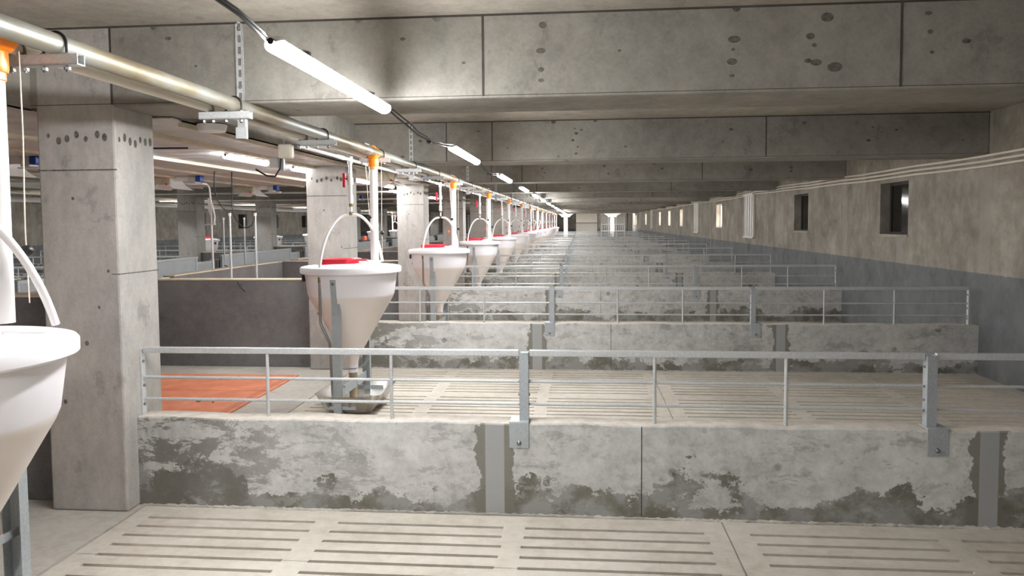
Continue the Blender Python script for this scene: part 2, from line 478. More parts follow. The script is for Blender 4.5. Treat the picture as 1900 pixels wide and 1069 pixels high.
wl = struct(low_wall(), 'low concrete wall of the far pens'); wl.scale = (-1, 1, 1); wl.location = (MX, Y0 + 2 * S, 0)
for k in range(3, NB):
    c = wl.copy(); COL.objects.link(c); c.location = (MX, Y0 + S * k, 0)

def tall_wall(w, h, along):
    m = MB()
    if along == 'x': m.box(0, w, 0, .14, 0, h)
    else: m.box(0, .14, 0, w, 0, h)
    o = m.build('partition_wall', 'tall', bevel=.006, smooth=0)
    cap = MB()
    if along == 'x': cap.box(-.002, w + .002, -.006, .146, h, h + .016)
    else: cap.box(-.006, .146, -.002, w + .002, h, h + .016)
    struct(cap.build('mortar_cap', 'wood', o, bevel=.004, smooth=0))
    return struct(o, 'tall plastered pen wall')
first = True
for k in range(0, NB):
    h = 1.19 if k == 0 else .975
    o = tall_wall(4.96 - 2.96, h, 'x'); o.location = (-4.96, Y0 + S * k + .02, 0)
    o = tall_wall(S - .72, .975, 'y'); o.location = (-5.08, Y0 + S * k + .66, 0)
    if k >= 1:
        o = tall_wall(2.0, .975, 'x'); o.location = (MX + 2.96, Y0 + S * k + .02, 0)
        o = tall_wall(S - .72, .975, 'y'); o.location = (MX + 4.94, Y0 + S * k + .66, 0)

# right wall with its window openings, left wall likewise
WZ0, WZ1, WT = 1.41, 2.09, .26
WIN = [9.86 + 4.17 * i for i in range(12)]
def wall_with_windows(name, xin, sgn, wins):
    m = MB(); xa, xb = sorted((xin, xin + sgn * WT))
    m.box(xa, xb, YB, YF, -.3, WZ0); m.box(xa, xb, YB, YF, WZ1, ZC + .02)
    cur = YB
    for y in wins:
        m.box(xa, xb, cur, y, WZ0, WZ1); cur = y + .89
    m.box(xa, xb, cur, YF, WZ0, WZ1)
    return struct(m.build(name, 'wall', smooth=0), 'plastered concrete side wall with dark lower band')
LWIN = [29.4, 37.0, 33.3, 25.3, 21.1, 41.2, 45.4]
wall_with_windows('wall_right', XW, 1, WIN)
wall_with_windows('wall_left', XL, -1, sorted(LWIN))
struct(MB().box(XL, XW, YB - .25, YB, -.3, ZC).build('wall_back', 'wall', smooth=0))
wn = 0
def window(xin, sgn, y, clear):
    global wn; wn += 1
    o = MB(); xi = xin + sgn * .125; xo = xin + sgn * .165
    a, b = sorted((xi, xo)); f = .03
    o.box(a, b, y, y + f, WZ0, WZ1).box(a, b, y + .89 - f, y + .89, WZ0, WZ1).box(a, b, y + f, y + .89 - f, WZ0, WZ0 + f).box(a, b, y + f, y + .89 - f, WZ1 - f, WZ1)
    w = struct(o.build('window_%d' % wn, 'cream' if clear else 'dark', smooth=0), 'small square window set in the side wall')
    p = MB().box((a + b) / 2 - .004, (a + b) / 2 + .004, y + f, y + .89 - f, WZ0 + f, WZ1 - f)
    struct(p.build('window_pane', 'glass' if clear else 'darkglass', w, smooth=0))
    s = MB(); c, d = sorted((xin - sgn * .012, xi)); s.box(c, d, y - .01, y + .9, WZ0 - .035, WZ0 + .002)
    struct(s.build('window_sill', 'ceil', w, bevel=.006, smooth=0))
for i, y in enumerate(WIN): window(XW, 1, y, i >= 2)
for y in sorted(LWIN): window(XL, -1, y, False)

# suspended white sheet over the aisle side, with battens
struct(MB().box(-2.435, -2.42, Y0 + .40, Y0 + S - .112, ZB - .014, ZC).box(-2.435, -2.42, Y0 + S + .40, Y0 + 2 * S - .112, ZB - .014, ZC)
       .box(-3.012, -3.0, YB, 3.93, ZB - .014, ZC).build('ceiling_upstand', 'beam', smooth=0), 'concrete upstand beside the sheet ceiling')
struct(MB().box(MX + 2.4, -3.0, YB, 4.32, ZB - .014, ZB - .006).box(MX + 2.4, -2.42, 4.32, Y0 + 2 * S - .01, ZB - .014, ZB - .006).build('ceiling_sheet', 'sheet', smooth=0), 'white sheet ceiling over the aisle')
for i, (x, w, h, mt) in enumerate(((-2.46, .03, .025, 'wood'), (-2.90, .045, .03, 'wood'), (-3.88, .05, .03, 'cream'), (-4.55, .035, .025, 'wood'), (-5.2, .04, .03, 'wood'), (-6.3, .04, .03, 'cream'), (-7.2, .04, .03, 'wood'))):
    segs = MB(); ya = 4.5 if x > -3 else -2
    segs.box(x - w / 2, x + w / 2, ya, Y0 + 2 * S - .05, ZB - .014 - h, ZB - .012)
    struct(segs.build('trim_%d' % (i + 1), mt, smooth=0), 'pale longitudinal strip under the sheet ceiling')

# end hall
struct(MB().box(XL, XW, YF, YF + .25, -.2, ZC).build('wall_far', 'wall', smooth=0))
struct(MB().box(XL, -2.36, 61.9, 62.1, 0, ZC).build('wall_hall', 'rib', smooth=0))
m = MB()
for i in range(48): m.box(XL + .1 + i * .27, XL + .2 + i * .27, 61.88, 61.9, 0, ZC)
struct(m.build('wall_hall_ribs', 'rib', smooth=0))
struct(MB().box(1.55, XW, 64.9, 65.1, 0, .8).box(3.75, XW, 60.2, 62.0, 0, ZC).build('wall_hall_side', 'dark', smooth=0))
struct(MB().box(-.40, 1.40, 62.0, 62.14, 1.55, ZC).build('door_1', 'door', smooth=0), 'pale closed sliding door in the end hall')
m = MB().box(-.40, 1.40, 62.0, 62.1, .75, 1.52).box(-.40, 1.40, 61.98, 62.12, 0, .75)
for i in range(19): m.box(-.39 + i * .095, -.355 + i * .095, 61.97, 62.0, .8, 1.5)
struct(m.build('door_2', 'rib', smooth=0), 'ribbed pale lower door panel in the end hall')
m = MB().box(-.42, -.36, 61.97, 62.06, 0, ZC).box(1.38, 1.44, 61.97, 62.06, 0, ZC).box(-.36, 1.38, 61.97, 62.06, 1.515, 1.56)
struct(m.build('trim_20', 'dark', smooth=0))
def mushroom(x, cw, y, nm):
    m = MB(); h = .155
    def sq(a, z): return [(x - a, y - a, z), (x + a, y - a, z), (x + a, y + a, z), (x - a, y + a, z)]
    m.rings([sq(h, 0), sq(h, 1.99), sq(h + .18, 2.0), sq(h + .2, 2.08), sq(cw, 2.52), sq(cw, ZC)])
    return struct(m.build('column_flared', 'paint', smooth=0), nm)
mushroom(-1.16, .88, 60, 'flared white column by the end door')
mushroom(2.5, 1.08, 60.4, 'flared column by the louvred window of the end hall')
# white louvred window behind a balustrade
m = MB()
for x in (1.72, 2.32, 2.95, 3.62): m.box(x - .05, x + .05, 63.0, 63.1, .1, 2.5)
m.box(1.67, 3.67, 63.0, 63.1, 2.42, 2.52).box(1.67, 3.67, 63.0, 63.1, .80, .88)
o = struct(m.build('window_40', 'white', smooth=0), 'white louvred window of the end hall')
m = MB()
for i in range(13):
    z = 1.45 + i * .078; m.box(1.7, 3.65, 63.03, 63.07, z, z + .034)
struct(m.build('louvre', 'white', o, smooth=0))
t = thing('white_balustrade', 'white balustrade in front of the louvred window at the end hall', 'balustrade', (2.65, 62.6, 0))
MB().box(-1.0, 1.0, -.03, .03, 1.36, 1.43).box(-1.0, 1.0, -.03, .03, .84, .9).build('rail', 'white', t, smooth=0)
for i in range(13): MB().box(-1.0 + i * .1615, -.96 + i * .1615, -.02, .02, 0 if i % 4 == 0 else .88, 1.38).build('baluster', 'white', t, smooth=0)

# ------------------------------------------------------------------ tube lights
def make_light(lamp='lamp'):
    t = thing('tube_light', '', 'light')
    L = 1.42; r = .034
    prof = [(.006, 0), (.018, .004), (r, .014), (r, L - .014), (.018, L - .004), (.006, L)]
    m = MB(); m.rings([[(q * math.cos(2 * PI * k / 16), y, q * .8 * math.sin(2 * PI * k / 16)) for k in range(16)] for q, y in prof])
    m.build('diffuser', lamp, t)
    m = MB(); n = 12
    m.rings([[(q * 1.06 * math.cos(PI * (.15 + .70 * k / n)), y, q * .86 * math.sin(PI * (.15 + .70 * k / n))) for k in range(n + 1)] for q, y in ((.006, -.003), (.02, .001), (r, .012), (r, L - .012), (.02, L - .001), (.006, L + .003))])
    m.build('housing', 'white', t)
    for ya, yb in ((-.02, .008), (L - .008, L + .02)): MB().cyl((0, ya, .004), (0, yb, .004), .011).build('end_cap', 'black', t)
    for y in (.28, L - .28):
        MB().box(-.022, .022, y - .012, y + .012, .028, .036).box(-.003, .003, y - .006, y + .006, .02, .042).build('clip', 'bolt', t, smooth=0)
    return t
lt = make_light(); ld = make_light('lampdim'); ld.scale = (1, .6, 1)
LX, LZ = -.995, 2.187
LY = [2.41 + 3.45 * i for i in range(16)]
GR = 'tube lights in the row over the pens'
for i, y in enumerate(LY):
    lab = 'glowing white LED tube, %s along the row from the camera over the slatted pens' % ORD[i]
    if i == 0: lt.location = (LX, y, LZ); lt['label'] = lab; lt['group'] = GR
    else: dup(lt, (LX, y, LZ), lab)
for i, y in enumerate((-1.0, -4.6)): dup(lt, (LX, y, LZ), 'glowing white LED tube behind the camera, %s back' % ORD[i])
for i, y in enumerate((6.35, 7.9, 9.95, 11.35)):
    lab = 'glowing white LED tube under the sheet ceiling, %s of the aisle-side row' % ORD[i]
    if i == 0: ld.location = (-3.07, y, 2.2); ld['label'] = lab; ld['group'] = 'tube lights beside the aisle'
    else: dup(ld, (-3.07, y, 2.2), lab)
for i, y in enumerate((-.9,)): dup(ld, (-3.07, y, 2.2), 'unseen LED tube added beside the camera to light the column front, %s' % ('front one', 'rear one')[i])  # added out of view to lift the nearest column's front
for i, y in enumerate((13.6, 17.1, 20.7, 24.2, 27.8, 31.4, 35.0, 39.0, 43.0, 47.0, 51.0)):
    dup(ld, (-3.45, y, 2.2), 'glowing white LED tube deep behind the column row, %s beyond the sheet ceiling' % ORD[i], group='tube lights behind the columns')
for i in range(9):
    dup(lt, (-9.9, 9.0 + 4.1 * i, 2.2), 'glowing white LED tube, %s over the far left pens' % ORD[i], group='tube lights over the far pens')
for i, x in enumerate((-2.9, -1.2, .4, 1.9, 3.4)):  # unseen tubes added behind the last beam to brighten the hall
    dup(lt, (x, 57.75, 2.5), 'unseen LED tube added behind the last ceiling beam to brighten the end hall, %s' % ORD[i], group='added tube lights brightening the end hall')
dup(lt, (2.6, 63.9, 2.5), 'LED tube added behind the louvred window to brighten the end hall', group='added tube lights brightening the end hall')  # one more added tube, brightening the hall behind the louvres

# black cable between the tubes
t = thing('light_cable', 'black power cable looping between the LED tubes over the pens', 'cable', (LX, 0, 0))
starts = [-1.0] + LY
for i in range(len(starts)):
    a = starts[i] + 1.44; b = starts[i + 1] - .02 if i + 1 < len(starts) else a + .1
    pts = [(random.uniform(-.012, .012), a + (b - a) * u, LZ + .004 + (-.05 * math.sin(PI * u) if i else .045 * math.sin(PI * u))) for u in [q / 8 for q in range(9)]]
    MB().tube(pts, .006, 8).build('cable', 'black', t)
    MB().tube([(x + .012 * math.sin(q * .8), y, z + .018) for q, (x, y, z) in enumerate(pts)], .004, 6).build('tie_wire', 'black', t)
for i in range(1, 10):
    y = LY[i - 1] + 1.42 + (3.45 - 1.42) * .55
    MB().tube([(0, y - .05, LZ - .048), (0, y - .03, LZ - .05), (0, y + .03, LZ - .05), (0, y + .05, LZ - .045)], [.008, .016, .016, .008], 10).build('connector', 'black', t)

# ------------------------------------------------------------------ railings on the low walls
def make_rail():
    t = thing('pen_railing', '', 'railing', group='railings on the low pen walls')
    yr = .062
    for a, b in ((-2.505, -.338), (-.282, 1.795), (1.851, 4.0)):
        MB().box(a, b, yr - .016, yr + .016, .868, .902).build('top_rail', 'galv', t, bevel=.004, smooth=0)
        for z in (.727, .601): MB().cyl((a, yr, z), (b, yr, z), .0085, 10).build('lower_rail', 'galv', t)
    for x in (-1.77, -1.055, .398, 1.09, 2.555, 3.265):
        MB().cyl((x, yr - .004, .505), (x, yr - .004, .87), .0095, 10).build('upright', 'galv', t)
    for x, tx in ((-2.517, .012), (4.0, -.012)):
        e = MB().box(x - .006, x + .006, yr - .02, yr + .02, .503, .895).build('end_bar', 'galv', t, bevel=.002, smooth=0)
        for z in (.57, .68, .82):
            MB().cyl((x + tx * .4, yr - .004, z), (x + tx * 1.1, yr - .004, z), .009, 8).build('bolt', 'bolt', e)
    for x, px in ((-.310, -.335), (1.823, 1.842)):
        w = .025
        p = MB()
        p.box(x - w, x + w, .028, .033, .512, .892).box(x - w, x - w + .004, .033, .085, .512, .892).box(x + w - .004, x + w, .033, .085, .512, .892)
        p.box(x - w, x - w + .012, .081, .085, .512, .892).box(x + w - .012, x + w, .081, .085, .512, .892)
        p.box(x - w + .004, x + w - .004, .033, .081, .884, .889)
        po = p.build('post', 'post', t, smooth=0)
        MB().box(px - .054, px + .054, -.006, .11, .513, .519).box(px - .054, px + .054, -.006, .0, .372, .516).build('base_plate', 'post', po, bevel=.003, smooth=0)
        m = MB(); m.lathe([(.013, 0), (.013, .004), (.009, .009), (.003, .011)], (0, 0), 12)
        bmesh.ops.rotate(m.bm, verts=m.bm.verts, matrix=Matrix.Rotation(PI / 2, 3, 'X'), cent=(0, 0, 0))
        bmesh.ops.translate(m.bm, verts=m.bm.verts, vec=(px, -.006, .402))
        m.build('bolt', 'bolt', po)
        m = MB()
        for sgn in (-1, 1):
            for z in (.60, .655, .727, .83):
                m.cyl((x + sgn * w, .058, z), (x + sgn * (w + .008), .058, z), .007, 8)
        m.build('side_bolt', 'bolt', po)
    return t
r0 = make_rail(); r0.location = (0, Y0, 0)
r0['label'] = 'galvanised pen railing on the nearest low concrete wall'
for k in range(1, NB + 1):
    dup(r0, (0, Y0 + S * k, 0), 'galvanised pen railing on the %s low wall back from the camera' % ORD[k])
for k in range(2, 10):
    dup(r0, (MX, Y0 + S * k, 0), 'galvanised pen railing on the %s low wall of the far left pens' % ORD[k], sx=-1, group='railings of the far left pens')

# ------------------------------------------------------------------ feeders
def make_feeder():
    t = thing('cone_feeder', '', 'feeder', group='white cone feeders in the long row')
    # hopper: inner and outer skin
    out = [(.043, .315), (.046, .40), (.056, .45), (.10, .525), (.352, .965), (.366, 1.0), (.384, 1.13), (.394, 1.195)]
    m = MB(); m.lathe(out, (0, 0), 56); m.build('hopper', 'hopper', t, smooth=50)
    prof = [(.40, 1.183), (.421, 1.183), (.428, 1.19), (.428, 1.226), (.421, 1.236), (.40, 1.241), (.20, 1.262), (.06, 1.27), (.01, 1.27)]
    lid = MB().lathe(prof, (0, 0), 64).build('lid', 'lid', t, smooth=40)
    MB().lathe([(.062, 1.25), (.06, 1.285), (.042, 1.29), (.042, 1.25)], (.205, -.02), 28).build('inlet_collar', 'lid', lid)
    # red cap: rounded-rectangle bung with a hinge tongue
    def rr(cx, cy, a, b, r, z, n=6):
        pts = []
        for q, (sx, sy) in enumerate(((1, 1), (-1, 1), (-1, -1), (1, -1))):
            for i in range(n + 1):
                an = PI / 2 * q + PI / 2 * i / n
                pts.append((cx + sx * (a - r) + r * math.cos(an), cy + sy * (b - r) + r * math.sin(an), z))
        return pts
    m = MB(); cx, cy = -.075, -.03
    m.rings([rr(cx, cy, .16, .14, .09, 1.255), rr(cx, cy, .165, .145, .09, 1.285), rr(cx, cy, .16, .14, .088, 1.301), rr(cx, cy, .14, .12, .08, 1.306)])
    m.rings([rr(cx + .17, cy + .03, .06, .04, .02, 1.26), rr(cx + .17, cy + .03, .06, .04, .02, 1.291), rr(cx + .17, cy + .03, .052, .032, .018, 1.296)])
    m.build('filler_cap', 'red', t)
    MB().box(.10, .165, -.12, -.075, 1.25, 1.285).build('cap_latch', 'lid', t, bevel=.008, smooth=0)
    MB().lathe([(.037, .07), (.037, .33)], (0, 0), 28).build('outlet_tube', 'tube', t)
    # frame: two channel posts with straps up to the hopper and cross pieces
    for sgn, x in ((-1, -.032), (1, .03)):
        y = sgn * .335
        p = MB().box(x - .035, x + .035, y - .003, y + .003, .0, 1.0).box(x - .035, x - .031, min(y, y - sgn * .04), max(y, y - sgn * .04), 0, 1.0).box(x + .031, x + .035, min(y, y - sgn * .04), max(y, y - sgn * .04), 0, 1.0)
        po = p.build('frame_post', 'post', t, smooth=0)
        m = MB()
        m.rings([[(x - .005 + dx, yy + dy, z) for dx, dy in ((-.024, -.003), (.024, -.003), (.024, .003), (-.024, .003))] for yy, z in ((sgn * .327, .80), (sgn * .362, .985), (sgn * .388, 1.145))])
        st = m.build('hopper_strap', 'post', po, smooth=0)
        MB().ball((x - .005, sgn * .388, 1.11), .013, 10).build('bolt', 'bolt', po)
        m = MB(); m.box(x - .12, x + .15, y - sgn * .012 - .003, y - sgn * .012 + .003, .06, .13); m.build('foot_bar', 'post', po, smooth=0)
        for bx in (x - .075, x + .10): MB().ball((bx, y + sgn * -.004 - sgn * -.002 + sgn * .0, .095), .012, 10).build('bolt', 'bolt', po)
    MB().box(.028, .034, -.33, .33, .19, .27).box(.028, .034, -.33, .33, .50, .53).build('cross_brace', 'post', t, smooth=0)
    MB().tube([(-.05, -.30, .22), (-.045, -.05, .205), (-.03, .045, .2), (.03, .05, .2), (.05, -.02, .2)], .006, 8).build('tube_clamp', 'bolt', t)
    MB().tube([(.05, .30, .36), (.05, .03, .35), (.03, -.045, .35), (-.03, -.045, .35), (-.05, .0, .35)], .005, 8).build('tube_clamp', 'bolt', t)
    # stainless trough: octagonal bowl with flared rim
    def oc(a, b, c, z, dx=0): return [(-a + dx, -b + c, z), (-a + c + dx, -b, z), (a - c + dx, -b, z), (a + dx, -b + c, z), (a + dx, b - c, z), (a - c + dx, b, z), (-a + c + dx, b, z), (-a + dx, b - c, z)]
    dx = .03
    m = MB(); m.rings([oc(.17, .25, .05, .02, dx), oc(.20, .30, .06, .035, dx), oc(.275, .365, .10, .17, dx), oc(.285, .372, .10, .178, dx), oc(.272, .36, .098, .172, dx), oc(.195, .295, .06, .045, dx), oc(.16, .24, .05, .032, dx)])
    m.build('trough', 'steel', t, smooth=60)
    MB().lathe([(.09, .03), (.088, .05), (.03, .07)], (dx - .02, 0), 24).build('trough_boss', 'steel', t)
    # water feed down the hopper into the trough
    m = MB().tube([(-.16, -.345, 1.13), (-.16, -.345, .80), (-.155, -.345, .77), (-.10, -.35, .66), (-.085, -.345, .62), (-.085, -.30, .12)], .0105, 10)
    wp = m.build('water_pipe', 'bolt', t)
    MB().cyl((-.16, -.345, 1.12), (-.16, -.345, 1.165), .0155, 8).build('nut', 'brass', wp)
    # recess plate and side lug
    MB().box(-.40, -.386, -.11, -.05, 1.11, 1.165).build('side_lug', 'dark', t, smooth=0)
    return t
f0 = make_feeder()
FX, FY = -1.972, 6.35
def flab(k): return 'white cone feeder with red cap, %s in the long row by the pipe' % ORD[k + 1]
for k in range(-1, NB):
    if k == 0: f0.location = (FX, FY, 0); f0['label'] = 'white cone feeder with red cap and steel trough, behind the nearest railing'
    else: dup(f0, (FX - (.06 if k < 0 else 0), FY + S * k - (.13 if k < 0 else 0), 0), 'white cone feeder cut off by the left edge of the photo, nearest one' if k < 0 else flab(k))

for k in range(2, 10):
    dup(f0, (MX - FX, FY + S * k - .3, 0), 'white cone feeder in the far left pens, %s of that row' % ORD[k - 2], sx=-1, group='white cone feeders of the far left row')

# drop pipe: orange outlet, white tube, cord with ball
def make_drop():
    t = thing('feed_drop_pipe', '', 'drop pipe', group='white drop pipes in the long row')
    MB().lathe([(.035, 1.291), (.035, 2.085), (.031, 2.085), (.031, 1.291)], (0, 0), 24).build('tube', 'pvc', t)
    m = MB()
    m.rings([[(r * math.cos(2 * PI * k / 24), y, 2.203 + r * math.sin(2 * PI * k / 24)) for k in range(24)] for r, y in ((.036, -.062), (.048, -.062), (.05, -.045), (.046, -.03), (.046, .03), (.05, .045), (.048, .062), (.036, .062))])
    m.lathe([(.030, 2.17), (.046, 2.15), (.048, 2.10), (.044, 2.085)], (0, 0), 24)
    og = m.build('outlet', 'orange', t)
    MB().lathe([(.039, 2.086), (.039, 2.062), (.036, 2.058)], (0, 0), 24).build('clear_ring', 'amber', og)
    MB().box(-.012, .012, -.05, .05, 2.243, 2.262).build('saddle_clip', 'orange', og, bevel=.006, smooth=0)
    m = MB().tube([(.055, .05, 2.16), (.057, .05, 1.9), (.052, .048, 1.6), (.055, .05, 1.35)], .0022, 6)
    co = m.build('pull_cord', 'conduit', t)
    MB().ball((.055, .05, 1.52), .019).build('cord_ball', 'black', co)
    m = MB().tube([(-.03, -.13, 2.12), (-.02, -.13, 1.9), (-.004, -.13, 1.67)], .003, 6)
    c2 = m.build('pull_cord', 'conduit', t)
    MB().ball((-.002, -.13, 1.655), .017).build('cord_ball', 'black', c2)
    MB().lathe([(.004, 1.46), (.016, 1.463), (.0175, 1.487), (.011, 1.498), (.004, 1.498)], (-.062, -.085), 14).build('cord_weight', 'redorange', c2)
    return t
d0 = make_drop(); DX, DY = -1.756, 6.33
for k in range(-1, NB):
    lab = 'white drop pipe with orange outlet above the %s feeder of the long row' % ORD[k + 1]
    if k == 0: d0.location = (DX, DY, 0); d0['label'] = lab
    else: dup(d0, (DX - (.09 if k < 0 else 0), DY + S * k, 0), lab)
for k in range(2, 10):
    dup(d0, (MX - DX, DY + S * k - .3, 0), 'white drop pipe above the %s feeder of the far left row' % ORD[k - 2], sx=-1, group='white drop pipes of the far left row')

# water drop: PVC branch with red valve, hose arch
def make_water():
    t = thing('water_hose', '', 'hose', group='water hoses to the feeders')
    MB().tube([(-.0, 0, 2.15), (0, 0, 2.0), (0, 0, 1.80)], .0155, 12).tube([(0, 0, 1.985), (0, 0, 1.93)], .024, 12).tube([(0, 0, 1.84), (0, 0, 1.77)], .021, 12).tube([(0, 0, 2.10), (0, 0, 2.16)], .022, 12).build('branch_pipe', 'pvc', t)
    MB().box(-.062, -.018, -.012, .012, 1.97, 1.985).box(-.066, -.042, -.014, .014, 1.905, 2.025).build('valve_handle', 'red', t, bevel=.005, smooth=0)
    MB().cyl((0, 0, 1.775), (0, 0, 1.745), .017, 8).tube([(0, 0, 1.70), (0, 0, 1.672)], .016, 8).build('coupling', 'brass', t)
    MB().cyl((0, 0, 1.75), (0, 0, 1.69), .0115, 12).build('riser', 'pvc', t)
    L = bez((-.012, 0, 1.675), (-.13, -.02, 1.70), (-.215, -.18, 1.46), (-.215, -.195, 1.167), 18)
    R = bez((.012, 0, 1.675), (.11, .01, 1.70), (.19, .14, 1.53), (.20, .225, 1.274), 18)
    MB().tube(L, .012, 12).build('hose', 'pvc', t); MB().tube(R, .013, 12).build('hose', 'pvc', t)
    return t
h0 = make_water(); HX, HY = -1.917, 6.2
for k in range(-1, NB):
    lab = 'white water hose arch with red valve over the %s feeder of the row' % ORD[k + 1]
    if k == 0: h0.location = (HX, HY, 0); h0['label'] = lab
    else: dup(h0, (HX - (.02 if k < 0 else 0), HY + S * k, 0), lab)
for k in range(2, 10):
    dup(h0, (MX - HX, HY + S * k - .3, 0), 'white water hose arch over the %s feeder of the far left row' % ORD[k - 2], sx=-1, group='water hoses of the far left row')

# ------------------------------------------------------------------ conveyor pipes, struts, hangers
PX, PZ = -1.74, 2.205
def make_pipe(x, z, r, name, lab, mat, y0, y1, step):
    t = thing(name, lab, 'pipe', (x, 0, z))
    MB().cyl((0, y0, 0), (0, y1, 0), r, 28).build('pipe', mat, t)
    y = y0 + .9
    k = 0
    while y < y1 and k < 40:
        MB().tube([(0, y - .085, 0), (0, y - .08, 0), (0, y + .08, 0), (0, y + .085, 0)], [r + .001, r + .004, r + .004, r + .001], 24).build('coupling', 'bolt' if mat == 'pipe' else mat, t)
        if r > .025: MB().box(-.012, .012, y - .07, y + .07, r + .002, r + .012).build('coupling_clamp', 'bolt', t, smooth=0)
        y += step; k += 1
    return t
make_pipe(PX, PZ, .0355, 'feed_conveyor_pipe', 'long galvanised feed conveyor pipe carrying the orange outlets', 'pipe', -3, YE + .4, S)
make_pipe(-1.872, 2.189, .020, 'return_pipe', 'thinner cream return pipe beside the feed conveyor pipe', 'conduit', -3, YE + .4, 4.3)
make_pipe(MX - PX, PZ, .04, 'feed_conveyor_pipe', 'far left feed conveyor pipe seen between the concrete columns', 'conduit', 6, YE - 10, S)
make_pipe(MX + 1.95, 2.06, .045, 'white_water_pipe', 'thick white pipe below the far left conveyor pipe', 'pvc', 6, YE - 10, S)
# PVC water line beneath
make_pipe(HX, 2.135, .0135, 'water_supply_pipe', 'white PVC water pipe under the conveyor from which the hoses drop', 'pvc', 5.05, YE, S)

def make_strut():
    t = thing('pipe_bracket', '', 'bracket', group='channel brackets under the conveyor pipe')
    MB().box(-.175, .09, -.02, .02, -.036, -.032).box(-.175, .09, -.02, -.0165, -.036, 0).box(-.175, .09, .0165, .02, -.036, 0).build('channel', 'galv', t, smooth=0)
    for cx, r, zc in ((0, .0405, .037), (-.132, .0245, .0215)):
        pts = [(cx - r, 0, -.055)] + [(cx + r * math.cos(a), 0, zc + r * math.sin(a)) for a in [PI - PI * i / 14 for i in range(15)]] + [(cx + r, 0, -.055)]
        u = MB().tube(pts, .0045, 8).build('u_bolt', 'black' if r > .03 else 'bolt', t)
        for sx in (-1, 1):
            for za in (-.004, -.05): MB().cyl((cx + sx * r, 0, za), (cx + sx * r, 0, za + .01), .0105, 6).build('nut', 'bolt', u)
    return t
s0 = make_strut(); i = 0
for k in range(-1, NB):
    for q, dy in enumerate((2.40, 3.70, 5.02)):
        y = dy + S * k
        lab = 'galvanised channel bracket with U-bolts under the pipe, %s in bay %s' % (('before the hanger', 'on the slotted hanger', 'before the orange outlet')[q], ORD[k + 1])
        if i == 0: s0.location = (PX, y, 2.168); s0['label'] = lab
        else: dup(s0, (PX, y, 2.168), lab)
        i += 1
def make_hanger():
    t = thing('slotted_hanger', '', 'hanger', group='slotted steel hangers on the ceiling beams')
    m = MB(); w = .02
    # slotted flat: two stiles, webs between slots
    m.box(-w, -w + .011, -.0015, .0015, 2.06, ZC - .01).box(w - .011, w, -.0015, .0015, 2.06, ZC - .01)
    for q in range(11):
        z = 2.06 + q * .0605; m.box(-w + .011, w - .011, -.0015, .0015, z, z + .022)
    m.box(w - .003, w, -.0015, .036, 2.06, ZC - .01)
    m.build('slotted_angle', 'galv', t, smooth=0)
    MB().box(-.03, .03, -.004, .0, 2.06, 2.12).build('end_plate', 'galv', t, smooth=0)
    for z in (2.64, 2.33): MB().ball((0, -.003, z), .008, 10).build('bolt', 'bolt', t)
    return t
g0 = make_hanger()
for k in range(NB):
    lab = 'slotted steel hanger strip on the %s ceiling beam from the camera' % ORD[k]
    loc = (-1.803, Y0 - .121 + S * k, 0)
    if k == 0: g0.location = loc; g0['label'] = lab
    else: dup(g0, loc, lab)

# ------------------------------------------------------------------ right wall fittings
t = None
def sag(y0, y1, x, z0, z1, s, n):
    return [(x, y0 + (y1 - y0) * i / n, z0 + (z1 - z0) * i / n - s * math.sin(PI * i / n) + .006 * math.sin(i * 1.9)) for i in range(n + 1)]
for q, (za, zb, lab) in enumerate(((2.23, 2.32, 'top'), (2.17, 2.275, 'middle'), (2.12, 2.225, 'bottom'))):
    m = MB().tube(sag(-2, 18.05, XW - .02, za + .03, zb, .05, 24) + sag(19.25, 26.6, XW - .02, zb - .02, zb, .015, 10) + sag(27.9, 44.3, XW - .02, zb, zb + .02, .02, 12), .0125, 8)
    tag(m.build('wall_conduit', 'conduit'), 'cream conduit along the right wall, %s of the three' % lab, 'conduit', 'conduits along the right wall')
def make_cover():
    t = thing('wall_panel_cover', '', 'panel', group='white ribbed panels on the right wall')
    m = MB().box(-.05, 0, 0, .98, 1.20, 2.24)
    p = m.build('panel', 'cover', t, bevel=.01, smooth=0)
    for y in (.10, .36, .62, .86): MB().box(-.066, -.05, y, y + .05, 1.24, 2.2).build('rib', 'cover', t, bevel=.004, smooth=0)
    MB().box(-.07, -.045, -.012, .992, 1.19, 1.225).box(-.07, -.045, -.012, .992, 2.215, 2.25).build('border', 'cover', t, smooth=0)
    MB().tube([(-.02, -.03, 2.19), (-.02, -.03, 2.33), (-.02, .5, 2.35), (-.02, 1.02, 2.33), (-.02, 1.02, 2.2)], .011, 8).build('conduit_bend', 'conduit', t)
    return t
for i, y in enumerate((18.15, 26.48, 43.16, 51.5)):
    lab = 'white ribbed panel on the right wall, %s from the camera' % ORD[i]
    if i == 0: c0 = make_cover(); c0.location = (XW, y, 0); c0['label'] = lab
    else: dup(c0, (XW, y, 0), lab)

